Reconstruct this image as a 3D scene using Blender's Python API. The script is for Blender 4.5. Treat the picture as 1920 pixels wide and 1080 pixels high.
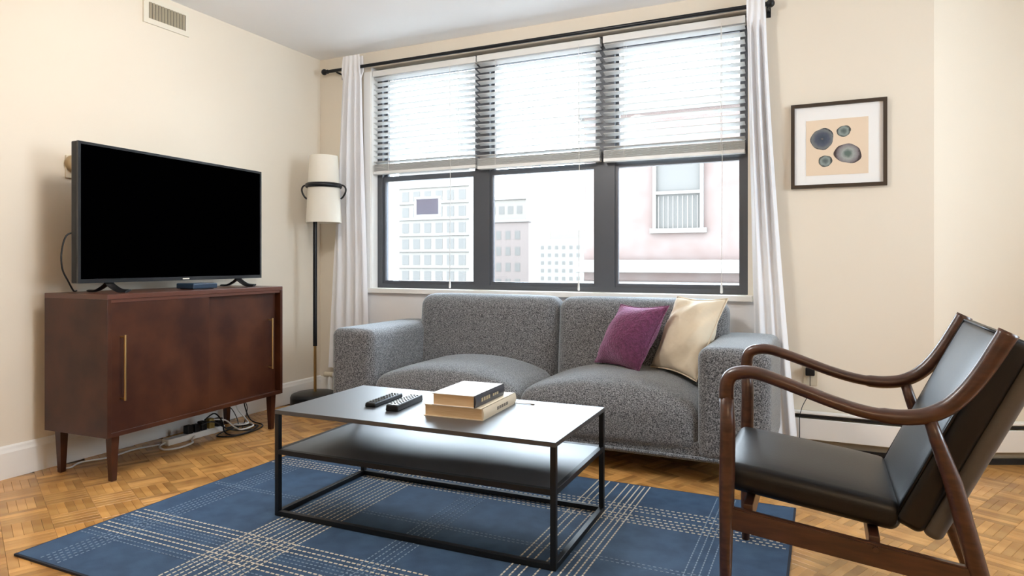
import bpy, bmesh, math, random
from mathutils import Vector, Matrix
random.seed(7)
R = math.radians
for o in list(bpy.data.objects):
    bpy.data.objects.remove(o)
S = bpy.context.scene
C = S.collection

# ------------------------------------------------------------------ camera, world, exposure
cam_d = bpy.data.cameras.new('camera')
cam_d.sensor_fit = 'HORIZONTAL'
cam_d.sensor_width = 36.0
cam_d.lens = 1243.77 / 1920 * 36.0
cam_d.shift_y = -49.0 / 1920
cam_d.clip_start = 0.02
cam_d.clip_end = 2000
cam = bpy.data.objects.new('camera', cam_d)
C.objects.link(cam)
CAM = Vector((0, 0, 1.05))
YAW = R(25.1)
cam.location = CAM
cam.rotation_euler = (R(90), 0, YAW)
S.camera = cam

w = bpy.data.worlds.new('overcast_sky')
S.world = w
w.use_nodes = True
bg = w.node_tree.nodes['Background']
bg.inputs['Color'].default_value = (0.76, 0.88, 1.0, 1)
SKY = 18.0
bg.inputs['Strength'].default_value = SKY
vs = S.view_settings
vs.view_transform = 'Standard'
vs.look = 'None'
vs.gamma = 1.0
vs.use_curve_mapping = False
vs.exposure = 0.36


def portal(name, loc, rot, sx, sy):
    l = bpy.data.lights.new(name, 'AREA')
    l.shape = 'RECTANGLE'
    l.size = sx
    l.size_y = sy
    l.cycles.is_portal = True
    o = bpy.data.objects.new(name, l)
    o.location = loc
    o.rotation_euler = rot
    C.objects.link(o)


# daylight portals in the two window openings (they only guide sky sampling)
portal('daylight_portal', (-1.75, 4.30, 1.69), (R(-90), 0, 0), 2.7, 1.68)

# ------------------------------------------------------------------ materials
MATS = {}


def mat(name, col, rough=0.5, metal=0.0, spec=0.5, col2=None, nscale=8.0, ndet=3.0, stretch=None,
        ramp=(0.35, 0.65), bump=None, sheen=0.0, coat=0.0, rand=0.0, emit=0.0, trans=0.0, sheen_tint=None):
    m = bpy.data.materials.new(name)
    m.use_nodes = True
    nt = m.node_tree
    N, L = nt.nodes, nt.links
    b = N['Principled BSDF']
    b.inputs['Base Color'].default_value = (*col, 1)
    b.inputs['Roughness'].default_value = rough
    b.inputs['Metallic'].default_value = metal
    b.inputs['Specular IOR Level'].default_value = spec
    b.inputs['Sheen Weight'].default_value = sheen
    if sheen_tint:
        b.inputs['Sheen Tint'].default_value = (*sheen_tint, 1)
    b.inputs['Coat Weight'].default_value = coat
    b.inputs['Coat Roughness'].default_value = 0.2 if coat < .9 else 0.48
    tc = N.new('ShaderNodeTexCoord')
    src = tc.outputs['Object']
    if stretch:
        mp = N.new('ShaderNodeMapping')
        mp.inputs['Scale'].default_value = stretch
        L.new(src, mp.inputs['Vector'])
        src = mp.outputs['Vector']
    cout = None
    if col2:
        nz = N.new('ShaderNodeTexNoise')
        nz.inputs['Scale'].default_value = nscale
        nz.inputs['Detail'].default_value = ndet
        L.new(src, nz.inputs['Vector'])
        cr = N.new('ShaderNodeValToRGB')
        cr.color_ramp.elements[0].position = ramp[0]
        cr.color_ramp.elements[1].position = ramp[1]
        cr.color_ramp.elements[0].color = (*col, 1)
        cr.color_ramp.elements[1].color = (*col2, 1)
        L.new(nz.outputs['Fac'], cr.inputs['Fac'])
        cout = cr.outputs['Color']
    if rand > 0:
        oi = N.new('ShaderNodeObjectInfo')
        ge = N.new('ShaderNodeNewGeometry')
        ad = N.new('ShaderNodeMath')
        ad.operation = 'ADD'
        L.new(oi.outputs['Random'], ad.inputs[0])
        L.new(ge.outputs['Random Per Island'], ad.inputs[1])
        fr = N.new('ShaderNodeMath')
        fr.operation = 'FRACT'
        L.new(ad.outputs[0], fr.inputs[0])
        mr = N.new('ShaderNodeMapRange')
        mr.inputs['To Min'].default_value = 1 - rand
        mr.inputs['To Max'].default_value = 1 + rand
        L.new(fr.outputs[0], mr.inputs['Value'])
        hs = N.new('ShaderNodeHueSaturation')
        L.new(mr.outputs[0], hs.inputs['Value'])
        if cout:
            L.new(cout, hs.inputs['Color'])
        else:
            hs.inputs['Color'].default_value = (*col, 1)
        cout = hs.outputs['Color']
    if cout:
        L.new(cout, b.inputs['Base Color'])
    if bump:
        n2 = N.new('ShaderNodeTexNoise')
        n2.inputs['Scale'].default_value = bump[0]
        n2.inputs['Detail'].default_value = 3
        L.new(src, n2.inputs['Vector'])
        bp = N.new('ShaderNodeBump')
        bp.inputs['Strength'].default_value = bump[1]
        bp.inputs['Distance'].default_value = bump[2] if len(bump) > 2 else 0.004
        L.new(n2.outputs['Fac'], bp.inputs['Height'])
        L.new(bp.outputs['Normal'], b.inputs['Normal'])
    if emit > 0:
        b.inputs['Emission Color'].default_value = (*col, 1)
        b.inputs['Emission Strength'].default_value = emit
    if trans > 0:
        tr = N.new('ShaderNodeBsdfTranslucent')
        tr.inputs['Color'].default_value = (*col, 1)
        mx = N.new('ShaderNodeMixShader')
        mx.inputs['Fac'].default_value = trans
        L.new(b.outputs[0], mx.inputs[1])
        L.new(tr.outputs[0], mx.inputs[2])
        L.new(mx.outputs[0], N['Material Output'].inputs['Surface'])
    MATS[name] = m
    return m


def glass_mat(name):
    m = bpy.data.materials.new(name)
    m.use_nodes = True
    nt = m.node_tree
    N, L = nt.nodes, nt.links
    N.remove(N['Principled BSDF'])
    t = N.new('ShaderNodeBsdfTransparent')
    t.inputs['Color'].default_value = (0.97, 0.98, 0.98, 1)
    g = N.new('ShaderNodeBsdfGlossy')
    g.inputs['Roughness'].default_value = 0.02
    fr = N.new('ShaderNodeFresnel')
    fr.inputs['IOR'].default_value = 1.35
    mx = N.new('ShaderNodeMixShader')
    L.new(fr.outputs[0], mx.inputs[0])
    L.new(t.outputs[0], mx.inputs[1])
    L.new(g.outputs[0], mx.inputs[2])
    L.new(mx.outputs[0], N['Material Output'].inputs['Surface'])
    MATS[name] = m
    return m


def agate_mat(name, cols):
    m = bpy.data.materials.new(name)
    m.use_nodes = True
    nt = m.node_tree
    N, L = nt.nodes, nt.links
    b = N['Principled BSDF']
    b.inputs['Roughness'].default_value = 0.7
    tc = N.new('ShaderNodeTexCoord')
    ln = N.new('ShaderNodeVectorMath')
    ln.operation = 'LENGTH'
    nz = N.new('ShaderNodeTexNoise')
    nz.inputs['Scale'].default_value = 60
    L.new(tc.outputs['Object'], ln.inputs[0])
    L.new(tc.outputs['Object'], nz.inputs['Vector'])
    ma = N.new('ShaderNodeMath')
    ma.operation = 'MULTIPLY_ADD'
    L.new(nz.outputs['Fac'], ma.inputs[0])
    ma.inputs[1].default_value = 0.016
    L.new(ln.outputs['Value'], ma.inputs[2])
    dv = N.new('ShaderNodeMath')
    dv.operation = 'DIVIDE'
    L.new(ma.outputs[0], dv.inputs[0])
    dv.inputs[1].default_value = 0.072
    cr = N.new('ShaderNodeValToRGB')
    els = cr.color_ramp.elements
    while len(els) < len(cols):
        els.new(0.5)
    for e, (p, c) in zip(els, cols):
        e.position = p
        e.color = (*c, 1)
    L.new(dv.outputs[0], cr.inputs['Fac'])
    L.new(cr.outputs['Color'], b.inputs['Base Color'])
    MATS[name] = m
    return m


wall_m = mat('wall_paint', (0.76, 0.69, 0.58), 0.75, spec=0.25, bump=(220, 0.05))
mat('ceiling_paint', (0.92, 0.92, 0.92), 0.85, spec=0.2)
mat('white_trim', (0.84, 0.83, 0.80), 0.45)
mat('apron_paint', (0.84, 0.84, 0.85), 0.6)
mat('white_blind', (0.82, 0.82, 0.80), 0.4)
mat('slat_paint', (0.65, 0.65, 0.64), 0.45, spec=0.3)
mat('notice_paper', (0.85, 0.84, 0.82), 0.6, trans=0.6)
mat('white_plastic', (0.80, 0.79, 0.76), 0.4)
mat('beige_plastic', (0.62, 0.55, 0.42), 0.45)
mat('bronze_frame', (0.070, 0.076, 0.088), 0.4, spec=0.5)
glass_mat('window_glass')
mat('parquet', (0.37, 0.17, 0.045), 0.26, col2=(0.56, 0.30, 0.095), nscale=9, stretch=(1, 1, 1), ramp=(0.25, 0.75),
    rand=0.30, bump=(60, 0.08, 0.001), spec=0.5)
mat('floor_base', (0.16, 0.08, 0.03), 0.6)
mat('rug_blue', (0.018, 0.041, 0.082), 0.75, col2=(0.032, 0.067, 0.124), nscale=14, ndet=6, bump=(500, 0.5, 0.003),
    sheen=0.18, sheen_tint=(0.35, 0.6, 1.0), spec=0.3)
mat('rug_binding', (0.012, 0.016, 0.03), 0.8)
mat('cream_yarn', (0.62, 0.56, 0.46), 0.8)
mat('pale_blue_yarn', (0.20, 0.27, 0.36), 0.8)
mat('sofa_tweed', (0.026, 0.025, 0.027), 0.85, col2=(0.31, 0.31, 0.315), nscale=210, ndet=2, ramp=(0.37, 0.70),
    bump=(260, 0.6, 0.004), sheen=0.55, sheen_tint=(0.82, 0.92, 1.0), spec=0.2)
mat('sofa_seam', (0.03, 0.03, 0.032), 0.9)
mat('black_wood', (0.015, 0.012, 0.01), 0.5)
mat('black_metal', (0.006, 0.007, 0.009), 0.36, spec=0.35)
mat('table_metal', (0.008, 0.010, 0.015), 0.50, spec=1.0, coat=1.0)
mat('walnut', (0.042, 0.016, 0.009), 0.32, col2=(0.075, 0.029, 0.016), nscale=12, stretch=(1, 6, 6), coat=0.2)
mat('mahogany', (0.034, 0.0085, 0.0035), 0.36, col2=(0.070, 0.021, 0.008), nscale=5, ndet=5, stretch=(1, 1, 1), spec=0.35)
mat('mahogany_edge', (0.095, 0.030, 0.016), 0.34, coat=0.1)
mat('brass', (0.52, 0.36, 0.16), 0.3, metal=1.0)
mat('black_leather', (0.004, 0.004, 0.005), 0.38, bump=(180, 0.12, 0.002), spec=0.36)
mat('grey_leather', (0.085, 0.075, 0.066), 0.5, bump=(180, 0.1, 0.002))
mat('black_plastic', (0.006, 0.006, 0.007), 0.4, spec=0.35)
mat('gloss_bezel', (0.010, 0.012, 0.015), 0.18, spec=0.6)
mat('dark_screen', (0.0002, 0.0002, 0.0003), 0.6, spec=0.0)
mat('navy_plastic', (0.012, 0.03, 0.06), 0.3)
mat('lamp_shade', (0.92, 0.88, 0.79), 0.8, trans=0.3)
mat('curtain_white', (0.95, 0.95, 0.97), 0.85, trans=0.28, spec=0.1)
mat('plum_fabric', (0.085, 0.014, 0.048), 0.9, col2=(0.16, 0.032, 0.095), nscale=60, bump=(110, 0.9, 0.008), sheen=0.7,
    sheen_tint=(1, 0.6, 0.9))
mat('cream_fabric', (0.66, 0.57, 0.43), 0.85, bump=(9, 0.5, 0.02), sheen=0.15)
mat('page_paper', (0.60, 0.42, 0.24), 0.8, col2=(0.70, 0.53, 0.33), nscale=40, stretch=(0.4, 0.4, 14))
mat('pale_cover', (0.82, 0.75, 0.70), 0.5)
mat('tan_cover', (0.66, 0.55, 0.40), 0.55)
mat('dark_spine', (0.035, 0.035, 0.045), 0.45)
mat('spine_ink', (0.16, 0.13, 0.10), 0.6)
mat('gold_ink', (0.45, 0.36, 0.22), 0.5)
mat('frame_wood', (0.030, 0.018, 0.010), 0.4)
mat('mat_board', (0.82, 0.81, 0.79), 0.8)
mat('peach_paper', (0.74, 0.60, 0.45), 0.8)
agate_mat('agate_blue', [(0.0, (0.30, 0.22, 0.17)), (0.22, (0.035, 0.05, 0.075)), (0.6, (0.07, 0.085, 0.12)), (0.85, (0.16, 0.17, 0.17)), (0.95, (0.025, 0.025, 0.03))])
agate_mat('agate_grey', [(0.0, (0.08, 0.12, 0.10)), (0.3, (0.11, 0.15, 0.13)), (0.5, (0.33, 0.35, 0.33)), (0.8, (0.2, 0.18, 0.19)), (0.95, (0.045, 0.03, 0.03))])
agate_mat('agate_small', [(0.0, (0.05, 0.06, 0.08)), (0.25, (0.12, 0.15, 0.14)), (0.42, (0.25, 0.30, 0.28)), (0.55, (0.05, 0.055, 0.05))])
mat('dial_tan', (0.34, 0.25, 0.13), 0.35)
mat('vent_paint', (0.74, 0.69, 0.58), 0.5)
mat('vent_louver', (0.40, 0.36, 0.27), 0.5)
mat('vent_dark', (0.05, 0.045, 0.035), 0.8)
mat('cord_white', (0.72, 0.70, 0.66), 0.5)
mat('plug_brass', (0.35, 0.26, 0.08), 0.4)
mat('sign_blue', (0.46, 0.49, 0.66), 0.6, trans=0.10)
mat('fill_glow', (1.0, 0.97, 0.93), 0.4, emit=44.0)  # glow of the added fill globe over the room
mat('warm_fill_glow', (1.0, 0.76, 0.50), 0.4, emit=25.0)  # warmer glow of the second added globe
# outdoors
mat('brick_pink', (0.070, 0.047, 0.040), 0.9, col2=(0.078, 0.058, 0.051), nscale=3)
mat('stone_white', (0.094, 0.086, 0.077), 0.9)
mat('facade_pale', (0.084, 0.074, 0.063), 0.9)
mat('facade_rose', (0.074, 0.058, 0.051), 0.9)
mat('far_glass', (0.056, 0.052, 0.047), 0.6, spec=0.2)
mat('bounce_white', (0.52, 0.51, 0.49), 0.9)  # pale colour for the added daylight-bouncing slab
mat('street', (0.12, 0.12, 0.12), 0.9)


# ------------------------------------------------------------------ helpers
def chain(o):
    M = Matrix.Identity(4)
    while o is not None:
        M = o.matrix_basis @ M
        o = o.parent
    return M


def obj(name, bm, m, parent=None, world=False, smooth=None, label=None):
    """link a bmesh as one mesh object; world=True: vertices are world coordinates"""
    if world and parent is not None:
        bm.transform(chain(parent).inverted())
    bmesh.ops.recalc_face_normals(bm, faces=bm.faces)
    me = bpy.data.meshes.new(name)
    bm.to_mesh(me)
    bm.free()
    me.materials.append(MATS[m])
    if smooth is not None:
        me.polygons.foreach_set('use_smooth', [True] * len(me.polygons))
        if smooth < 180:
            me.set_sharp_from_angle(angle=R(smooth))
    o = bpy.data.objects.new(name, me)
    C.objects.link(o)
    o.parent = parent
    if label:
        o['label'] = label
    return o


def tag(o, label, cat, group=None):
    o['label'] = label
    o['category'] = cat
    if group:
        o['group'] = group
    return o


def thing(name, label, cat, loc=(0, 0, 0), rz=0.0, group=None):
    o = bpy.data.objects.new(name, None)
    o.empty_display_size = 0.1
    C.objects.link(o)
    o.location = loc
    o.rotation_euler = (0, 0, rz)
    return tag(o, label, cat, group)


def struct(o):
    o['kind'] = 'structure'
    return o


def BM():
    return bmesh.new()


def box(bm, x0, x1, y0, y1, z0, z1, M=None):
    r = bmesh.ops.create_cube(bm, size=1.0)
    vs_ = r['verts']
    for v in vs_:
        v.co = Vector((x0 + (v.co.x + .5) * (x1 - x0), y0 + (v.co.y + .5) * (y1 - y0), z0 + (v.co.z + .5) * (z1 - z0)))
    if M:
        bmesh.ops.transform(bm, matrix=M, verts=vs_)
    return vs_


def bbox(x0, x1, y0, y1, z0, z1, bev=0.0, seg=2):
    bm = BM()
    box(bm, x0, x1, y0, y1, z0, z1)
    if bev > 0:
        bmesh.ops.bevel(bm, geom=list(bm.edges), offset=bev, segments=seg, affect='EDGES', profile=0.6)
    return bm


def rbox(hx, hy, hz, r, nf=6, na=4, fn=None, M=None):
    """rounded box on a fine grid (centre 0); fn(p, u, v, w) may displace a vertex (u,v,w in -1..1)"""
    def samples(h):
        rr = min(r, h * 0.999)
        a = [-h + rr * i / na for i in range(na)]
        n = nf
        mid = [-(h - rr) + 2 * (h - rr) * i / n for i in range(n + 1)]
        b = [h - rr * (na - 1 - i) / na for i in range(na)]
        return a + mid + b
    H = (hx, hy, hz)
    sm = [samples(h) for h in H]
    bm = BM()
    for ax in range(3):
        a, b = (ax + 1) % 3, (ax + 2) % 3
        for sgn in (-1, 1):
            grid = []
            for s in sm[a]:
                row = []
                for t in sm[b]:
                    p = [0, 0, 0]
                    p[ax] = sgn * H[ax]
                    p[a] = s
                    p[b] = t
                    row.append(bm.verts.new(p))
                grid.append(row)
            for i in range(len(grid) - 1):
                for j in range(len(grid[0]) - 1):
                    bm.faces.new((grid[i][j], grid[i + 1][j], grid[i + 1][j + 1], grid[i][j + 1]))
    bmesh.ops.remove_doubles(bm, verts=bm.verts, dist=1e-5)
    for v in bm.verts:
        p = v.co.copy()
        q = Vector([max(-(H[i] - r), min(H[i] - r, p[i])) if H[i] > r else 0 for i in range(3)])
        d = p - q
        if d.length > 1e-9:
            p = q + d.normalized() * r
        uvw = (p.x / hx, p.y / hy, p.z / hz)
        if fn:
            p = fn(p, *uvw)
        v.co = p
    if M:
        bm.transform(M)
    return bm


def tube(bm, pts, rad, n=10, rad2=None, up=None, cap=True):
    """sweep an ellipse (rad across the side axis, rad2 along the other) along pts; scalars or lists"""
    pts = [Vector(p) for p in pts]
    k = len(pts)
    ra = rad if isinstance(rad, (list, tuple)) else [rad] * k
    rb = ra if rad2 is None else (rad2 if isinstance(rad2, (list, tuple)) else [rad2] * k)
    tang = []
    for i in range(k):
        a = pts[max(0, i - 1)]
        b = pts[min(k - 1, i + 1)]
        tang.append((b - a).normalized())
    u = Vector(up) if up else (Vector((0, 0, 1)) if abs(tang[0].z) < 0.9 else Vector((1, 0, 0)))
    rings = []
    side = tang[0].cross(u).normalized()
    for i in range(k):
        t = tang[i]
        side = (side - t * side.dot(t))
        if side.length < 1e-6:
            side = t.orthogonal()
        side.normalize()
        nrm = side.cross(t).normalized()
        ring = []
        for j in range(n):
            a = 2 * math.pi * j / n
            ring.append(bm.verts.new(pts[i] + side * math.cos(a) * ra[i] + nrm * math.sin(a) * rb[i]))
        rings.append(ring)
    for i in range(k - 1):
        for j in range(n):
            bm.faces.new((rings[i][j], rings[i][(j + 1) % n], rings[i + 1][(j + 1) % n], rings[i + 1][j]))
    if cap:
        bm.faces.new(rings[0][::-1])
        bm.faces.new(rings[-1])
    return bm


def smooth_path(pts, n=6):
    """Catmull-Rom through pts"""
    P = [Vector(p) for p in pts]
    out = []
    for i in range(len(P) - 1):
        p0 = P[max(0, i - 1)]
        p1, p2 = P[i], P[i + 1]
        p3 = P[min(len(P) - 1, i + 2)]
        for j in range(n):
            t = j / n
            out.append(0.5 * ((2 * p1) + (p2 - p0) * t + (2 * p0 - 5 * p1 + 4 * p2 - p3) * t * t + (3 * p1 - p0 - 3 * p2 + p3) * t ** 3))
    out.append(P[-1])
    return out


def lathe(prof, n=32, cx=0, cy=0):
    bm = BM()
    rings = []
    for r, z in prof:
        rings.append([bm.verts.new((cx + r * math.cos(2 * math.pi * j / n), cy + r * math.sin(2 * math.pi * j / n), z)) for j in range(n)])
    for i in range(len(rings) - 1):
        for j in range(n):
            bm.faces.new((rings[i][j], rings[i][(j + 1) % n], rings[i + 1][(j + 1) % n], rings[i + 1][j]))
    bm.faces.new(rings[0][::-1])
    bm.faces.new(rings[-1])
    return bm


def prism(poly, axis, a0, a1):
    """extrude a polygon given as (p,q) pairs along axis 'y' (p=x,q=z) or 'x' (p=y,q=z) or 'z' (p=x,q=y)"""
    bm = BM()
    f = {'y': lambda p, a: (p[0], a, p[1]), 'x': lambda p, a: (a, p[0], p[1]), 'z': lambda p, a: (p[0], p[1], a)}[axis]
    A = [bm.verts.new(f(p, a0)) for p in poly]
    B = [bm.verts.new(f(p, a1)) for p in poly]
    n = len(poly)
    for i in range(n):
        bm.faces.new((A[i], A[(i + 1) % n], B[(i + 1) % n], B[i]))
    bm.faces.new(A[::-1])
    bm.faces.new(B)
    return bm


def share(o, parent, loc=None, rot=None):
    c = o.copy()
    C.objects.link(c)
    c.parent = parent
    if loc is not None:
        c.location = loc
    if rot is not None:
        c.rotation_euler = rot
    return c


# ------------------------------------------------------------------ room shell
XL, YW, ZC = -3.591, 4.10, 2.64
CX = 0.53                                   # where the window wall turns
DX, DY = 0.9056, 0.4242                     # direction of the angled wall
EX, EY = CX + 2.3 * DX, YW + 2.3 * DY       # its far end
YB = -2.6
OX0, OX1, OZ0, OZ1 = -3.10, -0.397, 0.853, 2.52   # window opening

bm = BM()
box(bm, XL - .2, XL, YB - .2, YW + .3, -.02, ZC)
wl = struct(obj('wall_left', bm, 'wall_paint'))
bm = BM()
box(bm, XL, OX0, YW, YW + .28, -.02, ZC)
box(bm, OX1, CX, YW, YW + .28, -.02, ZC)
box(bm, OX0, OX1, YW, YW + .28, -.02, OZ0 - .035)
box(bm, OX0, OX1, YW, YW + .28, OZ1, ZC)
struct(obj('wall_back', bm, 'wall_paint'))
AW = Matrix.Translation((CX, YW, 0)) @ Matrix.Rotation(math.atan2(DY, DX), 4, 'Z')
W4 = (0.66, 2.15, 0.86, 2.52)
bm = BM()
box(bm, 0, W4[0], 0, .2, -.02, ZC, AW)
box(bm, W4[1], 2.3, 0, .2, -.02, ZC, AW)
box(bm, W4[0], W4[1], 0, .2, -.02, W4[2], AW)
box(bm, W4[0], W4[1], 0, .2, W4[3], ZC, AW)
struct(obj('wall_right', bm, 'wall_paint'))
pc = AW @ Vector(((W4[0] + W4[1]) / 2, .19, (W4[2] + W4[3]) / 2))
portal('daylight_portal', pc, (R(-90), 0, math.atan2(DY, DX)), W4[1] - W4[0], W4[3] - W4[2])
W5_FILL = (1.7, 2.95, 0.86, 2.52)                  # unseen window added in the side wall for fill daylight
bm = BM()
box(bm, EX, EX + .2, YB - .2, W5_FILL[0], -.02, ZC)
box(bm, EX, EX + .2, W5_FILL[1], EY + .2, -.02, ZC)
box(bm, EX, EX + .2, W5_FILL[0], W5_FILL[1], -.02, W5_FILL[2])
box(bm, EX, EX + .2, W5_FILL[0], W5_FILL[1], W5_FILL[3], ZC)
struct(obj('wall_side', bm, 'wall_paint'))
portal('daylight_portal', (EX + .19, (W5_FILL[0] + W5_FILL[1]) / 2, (W5_FILL[2] + W5_FILL[3]) / 2), (R(-90), 0, R(-90)), W5_FILL[1] - W5_FILL[0], W5_FILL[3] - W5_FILL[2])
bm = BM()
box(bm, XL, EX, YB - .2, YB, -.02, ZC)
struct(obj('wall_front', bm, 'wall_paint'))
bm = prism([(XL - .2, YB - .2), (EX + .2, YB - .2), (EX + .2, EY + .3), (CX, YW + .28), (XL - .2, YW + .28)], 'z', ZC, ZC + .15)
struct(obj('ceiling', bm, 'ceiling_paint'))

# baseboard with a stepped, moulded top along the left wall, and a short one in the corner
prof = [(XL, 0), (XL + .018, 0), (XL + .018, .125), (XL + .013, .138), (XL + .010, .150), (XL, .158)]
struct(obj('baseboard_left', prism(prof, 'y', YB, YW), 'white_trim'))
struct(obj('baseboard_back', bbox(XL + .018, -3.362, YW - .016, YW, 0, .150, .004), 'white_trim'))

# floor: slab plus parquet strips laid in squares of five, turned 25 degrees to the walls
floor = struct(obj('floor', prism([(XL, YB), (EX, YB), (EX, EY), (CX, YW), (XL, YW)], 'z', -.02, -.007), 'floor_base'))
T = 0.1615
NS = 5
ang = R(-25.0)
d1 = Vector((math.sin(R(25)), math.cos(R(25)), 0))
d2 = Vector((math.cos(R(25)), -math.sin(R(25)), 0))
anchor = Vector((-3.07, 1.845, 0))
fwd = Vector((-math.sin(YAW), math.cos(YAW), 0))
rgt = Vector((math.cos(YAW), math.sin(YAW), 0))


def inside(p, m=0.0):
    if not (XL - m < p.x < EX + m and YB - m < p.y):
        return False
    if p.x <= CX:
        return p.y < YW + m
    return p.y < YW + (p.x - CX) * DY / DX + m


strips = []
for i in range(-45, 46):
    for j in range(-60, 60):
        c = anchor + d1 * (i * T) + d2 * (j * T)
        if not inside(c, .12):
            continue
        along1 = (i + j) % 2 == 0
        for k in range(NS):
            off = (k - (NS - 1) / 2) * T / NS
            p = c + (d2 if along1 else d1) * off
            if not inside(p, 0.0):
                continue
            v = p - CAM
            D = v.dot(fwd)
            vis = 0
            if D > .5:
                px = 960 + 1243.77 * v.dot(rgt) / D
                py = 491 + 1243.77 * 1.05 / D
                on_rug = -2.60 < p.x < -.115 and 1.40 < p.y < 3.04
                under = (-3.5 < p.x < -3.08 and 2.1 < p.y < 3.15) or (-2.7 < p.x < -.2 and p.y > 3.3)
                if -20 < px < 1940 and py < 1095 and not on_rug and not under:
                    vis = 1 / D ** 3
            strips.append((vis, p, along1))
strips.sort(key=lambda s: -s[0])
hl, hw = T / 2 - .0004, T / NS / 2 - .0004


def strip_verts():
    e = .0007
    return [(-hw, -hl, -.007), (hw, -hl, -.007), (hw, hl, -.007), (-hw, hl, -.007),
            (-hw, -hl, -e), (hw, -hl, -e), (hw, hl, -e), (-hw, hl, -e),
            (-hw + e, -hl + e, 0), (hw - e, -hl + e, 0), (hw - e, hl - e, 0), (-hw + e, hl - e, 0)]


SF = [(0, 1, 5, 4), (1, 2, 6, 5), (2, 3, 7, 6), (3, 0, 4, 7), (4, 5, 9, 8), (5, 6, 10, 9), (6, 7, 11, 10), (7, 4, 8, 11), (8, 9, 10, 11)]
sm_ = bpy.data.meshes.new('parquet_strip')
sm_.from_pydata(strip_verts(), [], SF)
sm_.materials.append(MATS['parquet'])
nobj = 0
V, Fc = [], []
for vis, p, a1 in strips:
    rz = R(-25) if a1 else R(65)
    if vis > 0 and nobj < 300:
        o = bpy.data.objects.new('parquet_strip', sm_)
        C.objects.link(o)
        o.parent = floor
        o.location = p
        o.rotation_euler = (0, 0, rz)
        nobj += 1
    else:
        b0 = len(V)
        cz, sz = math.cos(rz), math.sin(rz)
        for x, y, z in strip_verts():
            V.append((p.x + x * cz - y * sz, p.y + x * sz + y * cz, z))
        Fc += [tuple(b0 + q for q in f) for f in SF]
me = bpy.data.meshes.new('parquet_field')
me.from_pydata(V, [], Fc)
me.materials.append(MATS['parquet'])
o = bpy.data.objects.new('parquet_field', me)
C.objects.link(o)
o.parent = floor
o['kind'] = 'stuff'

# window sill board
struct(obj('trim_1', bbox(-3.13, -.37, 4.055, 4.20, OZ0 - .035, OZ0, .004), 'white_trim'))

# white painted panel under the sill and thin jamb liners
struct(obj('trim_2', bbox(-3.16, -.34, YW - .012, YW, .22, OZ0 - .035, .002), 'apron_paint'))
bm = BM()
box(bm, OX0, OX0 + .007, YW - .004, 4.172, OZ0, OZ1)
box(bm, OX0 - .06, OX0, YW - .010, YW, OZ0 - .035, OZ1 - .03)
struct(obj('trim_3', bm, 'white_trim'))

# ------------------------------------------------------------------ the three windows
YF0, YF1 = 4.175, 4.255


def window(n, x0, x1, lj, rj):
    """x0..x1 outer frame, lj/rj widths of the left and right jambs"""
    wn = bpy.data.objects.new('window_%d' % n, None)
    C.objects.link(wn)
    wn.location = ((x0 + x1) / 2, YF0, OZ0)
    struct(wn)
    zb = .905
    bm = BM()
    box(bm, x0, x0 + lj - .018, YF0, YF1, OZ0, OZ1)
    box(bm, x1 - rj + .018, x1, YF0, YF1, OZ0, OZ1)
    box(bm, x0 + lj - .018, x1 - rj + .018, YF0, YF1, OZ0, OZ0 + .032)
    box(bm, x0 + lj - .018, x1 - rj + .018, YF0, YF1, OZ1 - .04, OZ1)
    fr = obj('window_frame', bm, 'bronze_frame', wn, True)
    gx0, gx1 = x0 + lj, x1 - rj
    for nm, za, zb_, ya in (('lower_sash', OZ0 + .030, 1.70, YF0 + .012), ('upper_sash', 1.665, OZ1 - .035, YF0 + .045)):
        bm = BM()
        yb = ya + .03
        box(bm, gx0 - .02, gx0, ya, yb, za, zb_)
        box(bm, gx1, gx1 + .02, ya, yb, za, zb_)
        box(bm, gx0, gx1, ya, yb, za, za + .026)
        box(bm, gx0, gx1, ya, yb, zb_ - .038, zb_)
        s = obj(nm, bm, 'bronze_frame', wn, True)
        obj('window_pane', bbox(gx0 - .004, gx1 + .004, ya + .012, ya + .018, za + .02, zb_ - .03), 'window_glass', s, True)
    return wn


window(1, -3.098, -2.189, .066, .077)
window(2, -2.189, -1.284, .077, .081)
window(3, -1.284, -.399, .081, .055)

# window beyond the frame in the angled wall, side-wall one added as fill light
for num, M_, W_ in ((4, AW @ Matrix.Translation(((W4[0] + W4[1]) / 2, .1, W4[2])), W4),
                    (5, Matrix.Translation((EX + .1, (W5_FILL[0] + W5_FILL[1]) / 2, W5_FILL[2])) @ Matrix.Rotation(R(-90), 4, 'Z'), W5_FILL)):
    wn = bpy.data.objects.new('window_%d' % num, None)
    C.objects.link(wn)
    wn.matrix_basis = M_
    struct(wn)
    bm = BM()
    ww, wh = (W_[1] - W_[0]) / 2, W_[3] - W_[2]
    for a in ((-ww, -ww + .05, 0, wh), (ww - .05, ww, 0, wh), (-ww, ww, 0, .05), (-ww, ww, wh - .05, wh), (-ww, ww, wh * .5 - .02, wh * .5 + .02), (-.04, .04, 0, wh)):
        box(bm, a[0], a[1], -.03, .04, a[2], a[3])
    obj('window_frame', bm, 'bronze_frame', wn)
    for xa, xb in ((-ww + .045, -.035), (.035, ww - .045)):
        for a in ((.045, wh * .5 - .015), (wh * .5 + .015, wh - .045)):
            obj('window_pane', bbox(xa, xb, 0, .006, a[0], a[1]), 'window_glass', wn)

# ------------------------------------------------------------------ venetian blinds
slat_mesh = {}


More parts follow.
